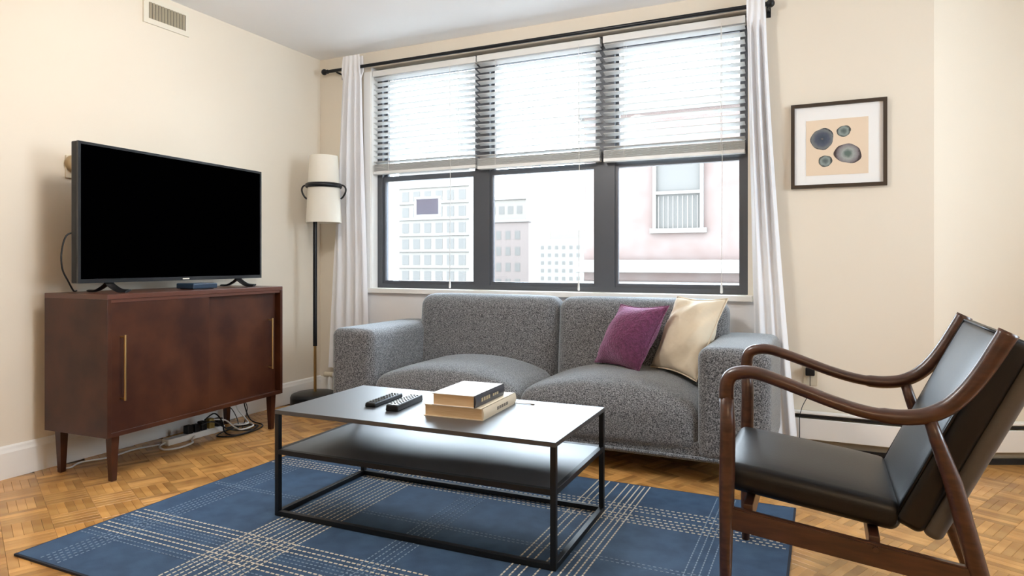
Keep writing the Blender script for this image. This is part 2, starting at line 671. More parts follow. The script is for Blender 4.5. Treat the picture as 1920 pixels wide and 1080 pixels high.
def blind(x0, x1, label, ztop, zbot, cordx):
    yc = 4.135
    b = thing('venetian_blind', label, 'blind', ((x0 + x1) / 2, yc, zbot), 0, 'white venetian blinds in the window')
    wdt = x1 - x0
    obj('headrail', bbox(x0, x1, yc - .03, yc + .03, ztop - .045, ztop, .004), 'white_blind', b, True)
    stack = .070
    ztop_s = ztop - .060
    zst = zbot + stack + .02
    n = 15
    pitch = (ztop_s - zst) / n
    # one slat, tilted a little, then copies
    bm = BM()
    box(bm, -wdt / 2 + .004, wdt / 2 - .004, -.025, .025, -.0015, .0015)
    s0 = obj('slat', bm, 'slat_paint', b)
    s0.location = (0, 0, ztop_s - zbot)
    s0.rotation_euler = (R(-13), 0, 0)
    for i in range(1, n + 1):
        share(s0, b, (0, 0, ztop_s - pitch * i - zbot))
    for i in range(8):
        share(s0, b, (0, 0, .026 + i * .0065), (0, 0, 0))
    obj('bottom_rail', bbox(x0 + .003, x1 - .003, yc - .027, yc + .027, zbot, zbot + .022, .003), 'white_blind', b, True)
    for fx in (.16, .84):
        bm = BM()
        for yy in (-.026, .026):
            tube(bm, [(x0 + wdt * fx, yc + yy, ztop - .04), (x0 + wdt * fx, yc + yy, zbot + .01)], .0012, 6)
        obj('ladder_cord', bm, 'cord_white', b, True)
    bm = BM()
    yy = yc - .036
    tube(bm, [(cordx, yy, ztop - .03), (cordx + .004, yy, 1.6), (cordx, yy, .93)], .0016, 6)
    obj('lift_cord', bm, 'cord_white', b, True)
    bm = lathe([(.003, .93), (.004, .92), (.0075, .885), (.008, .868), (.005, .862)], 10, cordx, yy)
    obj('tassel', bm, 'white_plastic', b, True, 60)
    return b


blind(-3.088, -2.206, 'white slatted blind half lowered over the window beside the floor lamp', 2.495, 1.712, -2.41)
blind(-2.197, -1.300, 'white slatted blind half lowered over the middle window', 2.497, 1.700, -1.44)
blind(-1.280, -.412, 'white slatted blind half lowered over the window nearest the framed picture', 2.500, 1.692, -.545)

# small notice stuck on the glass of the window beside the lamp
st = thing('window_notice', 'small blue notice stuck to the glass beside the lamp', 'notice', (-2.75, 4.195, 1.36))
bm = BM()
for a in ((-2.775, -2.545, 1.385, 1.403), (-2.775, -2.545, 1.517, 1.535), (-2.775, -2.756, 1.403, 1.517), (-2.564, -2.545, 1.403, 1.517)):
    box(bm, a[0], a[1], 4.194, 4.1975, a[2], a[3])
obj('border', bm, 'notice_paper', st, True)
obj('notice_print', bbox(-2.755, -2.565, 4.1945, 4.197, 1.402, 1.518), 'sign_blue', st, True)

# ------------------------------------------------------------------ curtain rod and curtains
YR = 4.02
rod = thing('curtain_rod', 'black metal curtain rod with round knob ends above the windows', 'curtain rod', (-1.88, YR, 2.515))
bm = BM()
tube(bm, [(-3.46, YR, 2.513), (-.29, YR, 2.513)], .0125, 14)
obj('rod', bm, 'black_metal', rod, True, 60)
for sx, x in ((-1, -3.46), (1, -.29)):
    bm = lathe([(.0001, -.024), (.012, -.021), (.021, -.011), (.024, 0), (.021, .011), (.012, .021), (.011, .026), (.016, .028), (.016, .036), (.012, .038)], 18)
    bm.transform(Matrix.Translation((x + sx * .022, YR, 2.513)) @ Matrix.Rotation(-sx * R(90), 4, 'Y'))
    obj('finial', bm, 'black_metal', rod, True, 60)
for x in (-3.36, -.283):
    bm = BM()
    tube(bm, [(x, 4.10, 2.495), (x, 4.06, 2.495), (x, YR, 2.497)], .007, 10)
    box(bm, x - .012, x + .012, 4.094, 4.10, 2.46, 2.53)
    obj('bracket', bm, 'black_metal', rod, True)


def curtain(label, xt0, xt1, xb0, xb1, zt, zb, folds, bendx=0.0, ph=0.0, fwd_y=0.0):
    c = thing('curtain', label, 'curtain', ((xb0 + xb1) / 2, YR, zb), 0, 'white curtains at the ends of the rod')
    bm = BM()
    nu, nv = folds * 14, 40
    for side in (0, 1):
        grid = []
        for j in range(nv + 1):
            t = j / nv
            z = zt + (zb - zt) * t
            e = t ** (1.0 + bendx)
            a0 = xt0 + (xb0 - xt0) * e
            a1 = xt1 + (xb1 - xt1) * e
            row = []
            for i in range(nu + 1):
                s = i / nu
                am = .016 + .012 * min(1, t * 4)
                lo = min(1, max(0, (t - .45) / .22))          # gathered flatter towards the hem
                am *= 1 - .52 * lo
                y = YR - .002 - fwd_y * lo + am * math.sin(2 * math.pi * folds * s + ph + .5 * math.sin(3 * t + s * 5)) + .006 * (1 - .6 * lo) * math.sin(9 * s + 4 * t)
                if t < .056:                       # pocket wraps the rod
                    y = YR + (1 if side else -1) * .020 + .003 * math.sin(2 * math.pi * folds * s)
                row.append(bm.verts.new((a0 + (a1 - a0) * s, y + (.002 if side else 0), z)))
            grid.append(row)
        for j in range(nv):
            for i in range(nu):
                bm.faces.new((grid[j][i], grid[j][i + 1], grid[j + 1][i + 1], grid[j + 1][i]))
    obj('curtain_panel', bm, 'curtain_white', c, True, 180)
    return c


curtain('narrow white curtain hanging behind the floor lamp', -3.285, -3.13, -3.44, -3.06, 2.60, .24, 4, -.2)
curtain('white curtain hanging between the windows and the framed picture', -.395, -.296, -.335, -.13, 2.56, .08, 3, .35, 1.0, .018)

# ------------------------------------------------------------------ wall fittings
vent = thing('air_vent', 'beige air vent grille with vertical louvers high on the wall', 'vent', (XL, 2.74, 2.46))
bm = BM()
for a in ((2.588, 2.620, 2.452, 2.606), (2.870, 2.895, 2.452, 2.606), (2.620, 2.870, 2.452, 2.482), (2.620, 2.870, 2.578, 2.606)):
    box(bm, XL, XL + .012, a[0], a[1], a[2], a[3])
obj('vent_frame', bm, 'vent_paint', vent, True)
obj('vent_duct', bbox(XL, XL + .002, 2.62, 2.87, 2.482, 2.578), 'vent_dark', vent, True)
l0 = None
for i in range(12):
    y = 2.634 + i * .0203
    if l0 is None:
        bm = BM()
        box(bm, -.006, .006, -.0045, .0045, -.048, .048)
        l0 = obj('louver', bm, 'vent_louver', vent)
        l0.location = (.0085, y - 2.74, .07)
        l0.rotation_euler = (0, 0, R(35))
    else:
        share(l0, vent, (.0085, y - 2.74, .07))

th = thing('thermostat', 'beige wall thermostat with round dial partly behind the television', 'thermostat', (XL, 2.2, 1.5))
obj('back_plate', bbox(XL, XL + .012, 2.150, 2.262, 1.49, 1.61, .004), 'beige_plastic', th, True)
bm = lathe([(.045, 0), (.045, .022), (.040, .03), (.022, .034), (.020, .042), (.0001, .043)], 28)
bm.transform(Matrix.Translation((XL + .012, 2.188, 1.568)) @ Matrix.Rotation(R(90), 4, 'Y'))
obj('dial', bm, 'dial_tan', th, True, 50)
bm = lathe([(.019, .042), (.019, .047), (.0001, .048)], 20)
bm.transform(Matrix.Translation((XL + .012, 2.188, 1.568)) @ Matrix.Rotation(R(90), 4, 'Y'))
obj('dial_cap', bm, 'black_plastic', th, True, 50)

ou = thing('wall_outlet', 'beige wall outlet with a black charger plugged in', 'outlet', (-.06, YW, .41))
obj('cover_plate', bbox(-.100, -.026, YW - .007, YW, .355, .472, .002), 'beige_plastic', ou, True)
for z in (.388, .440):
    obj('socket', bbox(-.080, -.046, YW - .009, YW - .006, z - .014, z + .014, .002), 'beige_plastic', ou, True)
ch = thing('charger', 'black plug charger with thin cord hanging to the heater', 'charger', (-.063, YW - .03, .42))
obj('plug_body', bbox(-.088, -.040, YW - .045, YW - .008, .413, .458, .006), 'black_plastic', ch, True)
bm = BM()
tube(bm, smooth_path([(-.064, YW - .028, .416), (-.064, YW - .03, .38), (-.068, YW - .04, .32), (-.10, YW - .055, .25), (-.110, YW - .070, .219),
                      (-.116, YW - .078, .19), (-.116, YW - .076, .12), (-.117, YW - .078, .004)], 6), .0022, 6)
obj('cord', bm, 'black_plastic', ch, True, 180)


def heater(label, M, ln, pipe=False):
    h = thing('baseboard_heater', label, 'heater', M @ Vector((ln / 2, 0, 0)), math.atan2(M[1][0], M[0][0]), None)
    # local frame of M: x along the wall, -y into the room
    def hb(nm, x0, x1, y0, y1, z0, z1, m, bev=.003):
        b_ = bbox(x0, x1, y0, y1, z0, z1, bev)
        b_.transform(M)
        return obj(nm, b_, m, h, True)
    hb('back_panel', 0, ln, -.012, 0, .02, .215, 'beige_plastic')
    hb('top_cover', 0, ln, -.060, 0, .202, .214, 'white_trim')
    hb('damper', 0, ln, -.066, -.058, .186, .198, 'black_metal', .001)
    hb('front_panel', 0, ln, -.070, -.062, .066, .180, 'white_trim')
    hb('fin_element', .02, ln - .02, -.055, -.014, .085, .15, 'vent_dark', 0)
    hb('foot_rail', 0, ln, -.058, -.05, .0, .03, 'black_metal', .001)
    for x in (0, ln - .012):
        hb('end_cap', x, x + .012, -.072, 0, .0, .216, 'white_trim')
    if pipe:
        bm = BM()
        for a in ([(-.062, -.085, 0), (-.062, -.085, .12), (-.058, -.082, .165), (-.035, -.072, .185), (.004, -.050, .188)],):
            tube(bm, smooth_path(a, 6), .019, 12)
        bm.transform(M)
        obj('supply_pipe', bm, 'white_trim', h, True, 180)
        bm = BM()
        tube(bm, [(-.112, -.083, .185), (-.035, -.083, .185)], .021, 12)
        bm.transform(M)
        obj('valve', bm, 'beige_plastic', h, True, 60)
    return h


heater('long low baseboard heater running under the windows behind the sofa', Matrix.Translation((-3.36, YW, 0)), 3.36 + CX - .02, True)
heater('low baseboard heater along the angled wall behind the armchair', AW @ Matrix.Translation((.02, 0, 0)), 2.2)

# framed print
fr = thing('framed_picture', 'dark framed print of four agate slices on the beige wall', 'picture', (.076, YW, 1.465))
bm = BM()
fx0, fx1, fz0, fz1, fw = -.163, .314, 1.463, 1.937, .019
for a in ((fx0, fx1, fz0, fz0 + fw), (fx0, fx1, fz1 - fw, fz1), (fx0, fx0 + fw, fz0 + fw, fz1 - fw), (fx1 - fw, fx1, fz0 + fw, fz1 - fw)):
    box(bm, a[0], a[1], YW - .024, YW, a[2], a[3])
obj('frame', bm, 'frame_wood', fr, True)
obj('mat_board', bbox(fx0 + fw, fx1 - fw, YW - .012, YW - .002, fz0 + fw, fz1 - fw), 'mat_board', fr, True)
pr = obj('print_paper', bbox(-.085, .225, YW - .0135, YW - .012, 1.533, 1.842), 'peach_paper', fr, True)


def agate(cx, cz, rx, rz, rot, m, seed):
    rnd = random.Random(seed)
    a1, a2, a3 = rnd.random() * 6, rnd.random() * 6, rnd.random() * 6
    poly = []
    for k in range(40):
        a = 2 * math.pi * k / 40
        f = 1 + .05 * math.sin(2 * a + a1) + .04 * math.sin(3 * a + a2) + .02 * math.sin(7 * a + a3)
        p = (rx * f * math.cos(a), rz * f * math.sin(a))
        poly.append((p[0] * math.cos(rot) - p[1] * math.sin(rot), p[0] * math.sin(rot) + p[1] * math.cos(rot)))
    o_ = obj('printed_agate', prism(poly, 'y', -.0006, .0), m, pr)
    o_.location = Vector((cx, YW - .0135, cz)) - Vector(fr.location)
    return o_


agate(-.003, 1.735, .056, .062, 0, 'agate_blue', 1)
agate(.105, 1.771, .036, .030, 0, 'agate_small', 2)
agate(.125, 1.646, .066, .055, -.3, 'agate_grey', 3)
agate(.013, 1.611, .033, .033, 0, 'agate_small', 4)

# ------------------------------------------------------------------ rug
RX0, RX1, RY0, RY1, RZ = -2.615, -.102, 1.390, 3.056, .009
rug = thing('area_rug', 'large blue plaid rug with stitched cream lines under the coffee table', 'rug', ((RX0 + RX1) / 2, (RY0 + RY1) / 2, 0))
bm = BM()
box(bm, RX0 + .008, RX1 - .008, RY0 + .008, RY1 - .008, 0, RZ)
obj('pile', bm, 'rug_blue', rug, True)
bm = BM()
for a in ((RX0, RX1, RY0, RY0 + .009), (RX0, RX1, RY1 - .009, RY1), (RX0, RX0 + .009, RY0 + .009, RY1 - .009), (RX1 - .009, RX1, RY0 + .009, RY1 - .009)):
    box(bm, a[0], a[1], a[2], a[3], 0, RZ - .001)
obj('bound_edge', bm, 'rug_binding', rug, True)


def dash_mesh(name, segs, m):
    V, Fc = [], []
    for (x0, x1, y0, y1) in segs:
        b0 = len(V)
        z0, z1 = RZ - .001, RZ + .0014
        V.extend([(x0, y0, z0), (x1, y0, z0), (x1, y1, z0), (x0, y1, z0), (x0, y0, z1), (x1, y0, z1), (x1, y1, z1), (x0, y1, z1)])
        Fc.extend([(b0 + 4, b0 + 5, b0 + 6, b0 + 7), (b0, b0 + 1, b0 + 5, b0 + 4), (b0 + 1, b0 + 2, b0 + 6, b0 + 5), (b0 + 2, b0 + 3, b0 + 7, b0 + 6), (b0 + 3, b0, b0 + 4, b0 + 7)])
    me = bpy.data.meshes.new(name)
    L = Vector(rug.location)
    me.from_pydata([(v[0] - L.x, v[1] - L.y, v[2] - L.z) for v in V], [], Fc)
    me.materials.append(MATS[m])
    o_ = bpy.data.objects.new(name, me)
    C.objects.link(o_)
    o_.parent = rug
    o_['kind'] = 'stuff'


def ylines(xs, wd, dash, gap):
    out = []
    for k, x in enumerate(xs):
        y = RY0 + .02 + (k % 2) * (dash + gap) * .5
        while y + dash < RY1 - .012:
            out.append((x - wd / 2, x + wd / 2, y, y + dash))
            y += dash + gap
    return out


def xlines(ys, wd, dash, gap):
    out = []
    for k, yy in enumerate(ys):
        x = RX0 + .02 + (k % 2) * (dash + gap) * .5
        while x + dash < RX1 - .012:
            out.append((x, x + dash, yy - wd / 2, yy + wd / 2))
            x += dash + gap
    return out


bandA = [-1.993, -1.968, -1.944, -1.919, -1.884, -1.854, -1.828, -1.802, -1.776, -1.750]
bandC = [-.968, -.942, -.914, -.868, -.822, -.794, -.768, -.745, -.721]
cream = ylines(bandA, .0052, .015, .006) + ylines(bandC, .0052, .015, .006)
cream += xlines([1.666, 1.696, 1.723, 1.813, 1.841, 1.871], .0058, .014, .008)
cream += xlines([2.598, 2.622, 2.648, 2.676, 2.725, 2.755, 2.785], .0060, .013, .010)
dash_mesh('cream_stitching', cream, 'cream_yarn')
faint = ylines([-2.492, -2.468, -2.444, -2.420, -2.396], .004, .011, .009)
faint += ylines([-1.443, -1.418, -1.393, -1.368, -1.343], .004, .011, .009)
faint += ylines([-.420, -.395, -.371, -.344], .004, .014, .006)
faint += xlines([1.616, 1.638, 1.750, 1.772, 1.792, 2.232, 2.254], .004, .010, .009)
dash_mesh('faint_stitching', faint, 'pale_blue_yarn')

# ------------------------------------------------------------------ sofa
SX0, SX1, SY0, SY1 = -2.71, -.21, 3.18, 3.975
sofa = thing('sofa', 'grey tweed two-seat sofa under the windows', 'sofa', ((SX0 + SX1) / 2, (SY0 + SY1) / 2, 0))
TC = Matrix.Translation


def soft(nm, x0, x1, y0, y1, z0, z1, r, fn=None, nf=8, na=5, m='sofa_tweed'):
    b_ = rbox((x1 - x0) / 2, (y1 - y0) / 2, (z1 - z0) / 2, r, nf, na, fn, TC(((x0 + x1) / 2, (y0 + y1) / 2, (z0 + z1) / 2)))
    return obj(nm, b_, m, sofa, True, 180)


soft('base', SX0 + .02, SX1 - .02, SY0 + .02, SY1, .105, .20, .02)
AI0, AI1 = -2.405, -.535
for a, b in ((SX0, AI0), (AI1, SX1)):
    soft('armrest', a, b, SY0, SY1, .115, .645, .048,
         lambda p, u, v, w_: p + Vector((0, 0, .008 * (1 - u * u) if w_ > .8 else 0)))


def backfn(p, u, v, w_):
    if v < -.5:
        p = p + Vector((0, -.028 * (1 - u ** 4) * (1 - w_ ** 4), 0))
    if w_ > .5:
        p = p + Vector((0, 0, .012 * (1 - u ** 6)))
    p.y += .05 * (w_ + 1) / 2                     # leans back a little
    return p


mid = (AI0 + AI1) / 2
for a, b in ((-2.468, mid), (mid, -.472)):
    soft('back_cushion', a, b, 3.735, 3.935, .30, .828, .075, backfn)


def seatfn(p, u, v, w_):
    if w_ > -.2:
        f = (1 - abs(u) ** 2.4) * (1 - max(0, -v) ** 4 * .75)
        p = p + Vector((0, 0, .098 * f * (w_ + .2) / 1.2))
    if v < -.3:
        p = p + Vector((0, -.022 * (1 - u ** 4) * (1 - w_ * w_ * .6), 0))
    return p


for a, b in ((AI0 - .01, mid), (mid, AI1 + .01)):
    soft('seat_cushion', a, b, SY0 + .015, 3.78, .135, .368, .065, seatfn, 12, 5)
bm = BM()
tube(bm, [(SX0 + .03, SY0 + .012, .128), (SX1 - .03, SY0 + .012, .128)], .008, 8)
obj('welt', bm, 'sofa_tweed', sofa, True, 180)
for x in (SX0 + .09, SX1 - .09):
    for y in (SY0 + .10, SY1 - .08):
        b_ = BM()
        tube(b_, [(x, y, .0), (x, y, .12)], [.018, .025], 14)
        obj('leg', b_, 'black_wood', sofa, True, 60)


def pillow(name, label, bl, br, tr, tl, thick, m, seed, fl=.0, pinch=.06):
    """square cushion stretched between four corners, puffed to both sides"""
    bl, br, tr, tl = map(Vector, (bl, br, tr, tl))
    c = (bl + br + tr + tl) / 4
    nrm = ((br - bl) + (tr - tl)).cross((tl - bl) + (tr - br)).normalized()   # faces the room
    t = thing(name, label, 'pillow', (c.x, c.y, min(bl.z, br.z)), 0, None)
    rnd = random.Random(seed)
    ph = [rnd.random() * 6 for _ in range(6)]
    bm = BM()
    n = 34
    for side in (1, -1):
        g = []
        for i in range(n + 1):
            row = []
            u = i / n * 2 - 1
            for j in range(n + 1):
                v = j / n * 2 - 1
                uu = u * (1 - pinch * (1 - v * v) * abs(u) ** 2)
                vv = v * (1 - pinch * (1 - u * u) * abs(v) ** 2)
                s, q = (uu + 1) / 2, (vv + 1) / 2
                p = bl * (1 - s) * (1 - q) + br * s * (1 - q) + tr * s * q + tl * (1 - s) * q
                h = (max(0, 1 - u * u) ** .62) * (max(0, 1 - v * v) ** .62)
                wr = 1 + fl * (math.sin(6 * u + 3 * v + ph[0]) + math.sin(-4 * u + 7 * v + ph[1])) * (u * u + v * v) * .5 + fl * .35 * math.sin(15 * u - 9 * v + ph[2]) * u * u
                p = p + nrm * side * (thick / 2) * h * wr
                row.append(bm.verts.new(p))
            g.append(row)
        for i in range(n):
            for j in range(n):
                bm.faces.new((g[i][j], g[i + 1][j], g[i + 1][j + 1], g[i][j + 1]))
    bmesh.ops.remove_doubles(bm, verts=bm.verts, dist=2e-4)
    obj('cushion_cover', bm, m, t, True, 180)
    bm = BM()
    ring = []
    for (a, b) in ((bl, br), (br, tr), (tr, tl), (tl, bl)):
        for k in range(12):
            s = k / 12
            e = a.lerp(b, s)
            w2 = 1 - (2 * s - 1) ** 2
            e = e + (c - e).normalized() * ((e - c).length * pinch * w2 * .96)
            ring.append(e)
    ring.append(ring[0])
    tube(bm, ring, .004, 6, cap=False)
    obj('seam', bm, m, t, True, 180)
    return t


pillow('throw_pillow', 'plum textured throw pillow on the grey sofa seat', (-1.202, 3.703, 0.468), (-0.898, 3.519, 0.454), (-0.739, 3.543, 0.817), (-1.049, 3.714, 0.806), .215, 'plum_fabric', 3, .12, .10)
pillow('throw_pillow', 'cream throw pillow leaning into the sofa corner against the armrest', (-0.870, 3.685, 0.464), (-0.581, 3.454, 0.440), (-0.446, 3.601, 0.860), (-0.735, 3.751, 0.857), .18, 'cream_fabric', 5, .45, .09)

# ------------------------------------------------------------------ coffee table
TL, TD, TH, tb = 1.224, .596, .443, .020
tab = thing('coffee_table', 'black metal coffee table with lower shelf on the blue rug', 'table', (-1.430, 2.362, RZ + .0014), R(1.24))
z0 = 0
TH -= RZ + .0014
hx, hy = TL / 2, TD / 2
obj('table_top', bbox(-hx, hx, -hy, hy, TH - .017, TH, .0015), 'table_metal', tab)
for sx in (-1, 1):
    for sy in (-1, 1):
        x0, x1 = (sx * hx, sx * (hx - tb)) if sx < 0 else (hx - tb, hx)
        y0, y1 = (-hy, -hy + tb) if sy < 0 else (hy - tb, hy)
        obj('leg', bbox(x0, x1, y0, y1, 0, TH - .016, .0012), 'black_metal', tab)
for sy in (-1, 1):
    y0, y1 = (-hy, -hy + tb) if sy < 0 else (hy - tb, hy)
    obj('bottom_rail', bbox(-hx + tb - .001, hx - tb + .001, y0, y1, 0, tb, .0012), 'black_metal', tab)
    obj('shelf_rail', bbox(-hx + tb - .001, hx - tb + .001, y0, y1, .252, .272, .0012), 'black_metal', tab)
for sx in (-1, 1):
    x0, x1 = (-hx, -hx + tb) if sx < 0 else (hx - tb, hx)
    obj('bottom_rail', bbox(x0, x1, -hy + tb - .001, hy - tb + .001, 0, tb, .0012), 'black_metal', tab)
    obj('shelf_rail', bbox(x0, x1, -hy + tb - .001, hy - tb + .001, .252, .272, .0012), 'black_metal', tab)
obj('shelf', bbox(-hx + tb - .002, hx - tb + .002, -hy + tb - .002, hy - tb + .002, .258, .271, .001), 'table_metal', tab)
ZT = .443


def book(name, label, cx, cy, z, wx, wy, h, rz, cover, spine, ink, marks):
    b = thing(name, label, 'book', (cx, cy, z), rz, 'books stacked on the coffee table')
    t = .003
    bm = BM()
    box(bm, -wx / 2, wx / 2, -wy / 2, wy / 2, 0, t)
    obj('back_cover', bm, cover, b)
    bm = BM()
    box(bm, -wx / 2, wx / 2, -wy / 2, wy / 2, h - t, h)
    obj('front_cover', bm, cover, b)
    prof_ = [(wx / 2 - .004, 0)] + [(wx / 2 + .005 * math.sin(math.pi * k / 8), h * k / 8) for k in range(9)] + [(wx / 2 - .004, h)]
    sp = obj('spine', prism(prof_, 'y', -wy / 2, wy / 2), spine, b, False, 60)
    obj('page_block', bbox(-wx / 2 + .005, wx / 2 - .003, -wy / 2 + .004, wy / 2 - .004, t, h - t), 'page_paper', b)
    for (ya, yb, za, zb) in marks:
        obj('lettering', bbox(wx / 2 + .0035, wx / 2 + .0056, ya, yb, h * za, h * zb), ink, sp)
    return b


book('hardback_book', 'tan hardback book lying flat on the table beneath another book', -1.312, 2.405, ZT, .256, .340, .046, R(3.5), 'tan_cover', 'tan_cover', 'spine_ink',
     [(-.04 + k * .024, -.04 + k * .024 + .017, .35, .62) for k in range(5)])
book('hardback_book', 'smaller book with dark spine and pale cover on top of another', -1.305, 2.372, ZT + .046, .186, .282, .047, R(3.0), 'pale_cover', 'dark_spine', 'gold_ink',
     [(-.09 + k * .022, -.09 + k * .022 + .015, .35, .65) for k in range(4)] + [(.02 + k * .02, .02 + k * .02 + .014, .4, .6) for k in range(3)])
bm = BM()
tube(bm, smooth_path([(-1.21, 2.562, ZT + .006), (-1.175, 2.574, ZT + .0035), (-1.145, 2.581, ZT + .0025), (-1.118, 2.588, ZT + .003)], 5), .0018, 6)
box(bm, -1.122, -1.108, 2.584, 2.592, ZT, ZT + .004)
tag(obj('bookmark_ribbon', bm, 'spine_ink', None), 'thin bookmark ribbon trailing from the lower book onto the table', 'bookmark')


def remote(label, cx, cy, wx, ln, h, rz, seed):
    r = thing('remote_control', label, 'remote', (cx, cy, ZT), rz, None)
    bm = bbox(-wx / 2, wx / 2, -ln / 2, ln / 2, 0, h, .006, 3)
    for v in bm.verts:
        if v.co.z > h * .6:
            v.co.x *= .94
    obj('body', bm, 'black_plastic', r, False, 50)
    obj('face_panel', bbox(-wx / 2 + .005, wx / 2 - .005, -ln / 2 + .008, ln / 2 - .008, h - .001, h + .0012), 'gloss_bezel', r)
    k0 = None
    for i in range(9):
        for j in range(3):
            x = (j - 1) * wx * .27
            y = -ln / 2 + .03 + i * (ln - .06) / 8
            if k0 is None:
                k0 = obj('button', bbox(-.0045, .0045, -.004, .004, 0, .0022, .0008, 1), 'vent_dark', r)
                k0.location = (x, y, h + .001)
            else:
                share(k0, r, (x, y, h + .001))
    return r


remote('slim black remote control lying on the table beside a thicker remote', -1.722, 2.372, .050, .235, .018, R(5), 1)
remote('thicker black remote control lying on the table nearest the books', -1.598, 2.345, .056, .235, .026, R(7), 2)

# ------------------------------------------------------------------ media cabinet
CT = .052
cab = thing('media_cabinet', 'dark brown wooden media cabinet with two sliding doors under the television', 'cabinet', (-3.043, 2.016, 0), CT)
CW, CD, CZ0, CZ1 = 1.181, .448, .217, .896
obj('top_board', bbox(-CD, 0.0, 0, CW, CZ1 - .024, CZ1, .002), 'mahogany_edge', cab)
obj('bottom_board', bbox(-CD + .01, 0, .018, CW - .018, CZ0, CZ0 + .022, .002), 'mahogany', cab)
for a, b in ((0, .02), (CW - .02, CW)):
    obj('side_panel', bbox(-CD, 0, a, b, CZ0, CZ1 - .0235, .002), 'mahogany', cab)
obj('back_panel', bbox(-CD + .002, -CD + .012, .02, CW - .02, CZ0 + .02, CZ1 - .024), 'mahogany', cab)
obj('track', bbox(-.045, -.004, .02, CW - .02, CZ1 - .040, CZ1 - .024), 'mahogany_edge', cab)


def cdoor(y0, y1, xf, hy_):
    d = obj('door', bbox(xf - .016, xf, y0, y1, CZ0 + .020, CZ1 - .040, .0015), 'mahogany', cab)
    bm = BM()
    tube(bm, [(xf + .030, hy_, .386), (xf + .030, hy_, .700)], .0058, 10)
    for z in (.395, .690):
        tube(bm, [(xf - .002, hy_, z), (xf + .030, hy_, z)], .0048, 8)
    obj('handle', bm, 'brass', d, False, 60, label='slim brass bar handle')


cdoor(.021, .605, -.006, .072)
cdoor(.580, CW - .04, -.025, 1.085)
for y in (.055, CW - .06):
    for x in (-.040, -CD + .045):
        bm = BM()
        tube(bm, [(x, y, 0), (x, y, CZ0 + .002)], [.0175, .029], 4, up=(1, 1, 0))
        obj('leg', bm, 'mahogany', cab)

# television on the cabinet
tv = thing('television', 'large flat black television standing on the dark cabinet', 'television', (-3.243 + 0.0, 2.000, .896), CT)
TVW, TVZ0, TVZ1 = 1.212, .050, .738
obj('housing', bbox(-.045, -.004, 0, TVW, TVZ0, TVZ1, .006), 'black_plastic', tv)
bm = BM()
bz = .013
for a in ((0, TVW, TVZ0, TVZ0 + .020), (0, TVW, TVZ1 - bz, TVZ1), (0, bz, TVZ0 + .02, TVZ1 - bz), (TVW - bz, TVW, TVZ0 + .02, TVZ1 - bz)):
    box(bm, -.006, .006, a[0], a[1], a[2], a[3])
obj('bezel', bm, 'gloss_bezel', tv)
obj('screen', bbox(-.006, .003, bz - .001, TVW - bz + .001, TVZ0 + .019, TVZ1 - bz + .001), 'dark_screen', tv)
obj('logo', bbox(.006, .0068, .60, .645, TVZ0 + .006, TVZ0 + .012), 'vent_paint', tv)
for y in (.17, 1.03):
    bm = BM()
    tube(bm, smooth_path([(-.125, y - .02, .0075), (-.08, y - .01, .011), (-.03, y, .040), (-.015, y, .062), (.0, y, .040), (.05, y + .01, .011), (.10, y + .02, .0075)], 5), .022, 10, .006, up=(0, 0, 1))
    obj('foot', bm, 'black_plastic', tv, False, 60)
bm = BM()
tube(bm, smooth_path([(-.045, .03, .30), (-.06, -.012, .28), (-.062, -.034, .20), (-.062, -.030, .12), (-.065, .0, .06), (-.10, .05, .012), (-.18, .12, .008)], 6), .004, 8)
obj('cable', bm, 'black_plastic', tv, False, 180)

sb = thing('streaming_box', 'small dark blue box on the cabinet under the television', 'box', (-3.215, 2.66, .896), CT)
obj('body', bbox(-.075, .055, -.085, .085, .004, .034, .006), 'navy_plastic', sb)
obj('feet', bbox(-.06, .04, -.07, .07, 0, .005), 'black_plastic', sb)

# power strip and cables under the cabinet
ps = thing('power_strip', 'white power strip with plugs on the floor under the cabinet', 'power strip', (-3.40, 2.62, 0), R(-1))
obj('body', bbox(-.028, .028, -.03, .36, 0, .036, .006), 'white_plastic', ps)
for y, m_, hh in ((.12, 'black_plastic', .05), (.17, 'black_plastic', .045), (.215, 'black_plastic', .055), (.27, 'plug_brass', .06), (.33, 'black_plastic', .05)):
    obj('plug', bbox(-.020, .022, y - .019, y + .019, .034, .034 + hh, .005), m_, ps)
bm = BM()
tube(bm, smooth_path([(0, -.03, .016), (.02, -.08, .010), (.09, -.10, .007), (.13, -.04, .007), (.11, .06, .007), (.06, .10, .008), (.035, .14, .02)], 6), .0055, 8)
obj('supply_cord', bm, 'cord_white', ps, False, 180)


def cable(label, pts, r, m):
    c = BM()
    P = [Vector(p) for p in pts]
    base = Vector((P[0].x, P[0].y, 0))
    tube(c, smooth_path(P, 7), r, 7)
    c.transform(Matrix.Translation(-base))
    o_ = obj('power_cable', c, m, None, False, 180)
    o_.location = base
    tag(o_, label, 'cable', 'cables under the media cabinet')


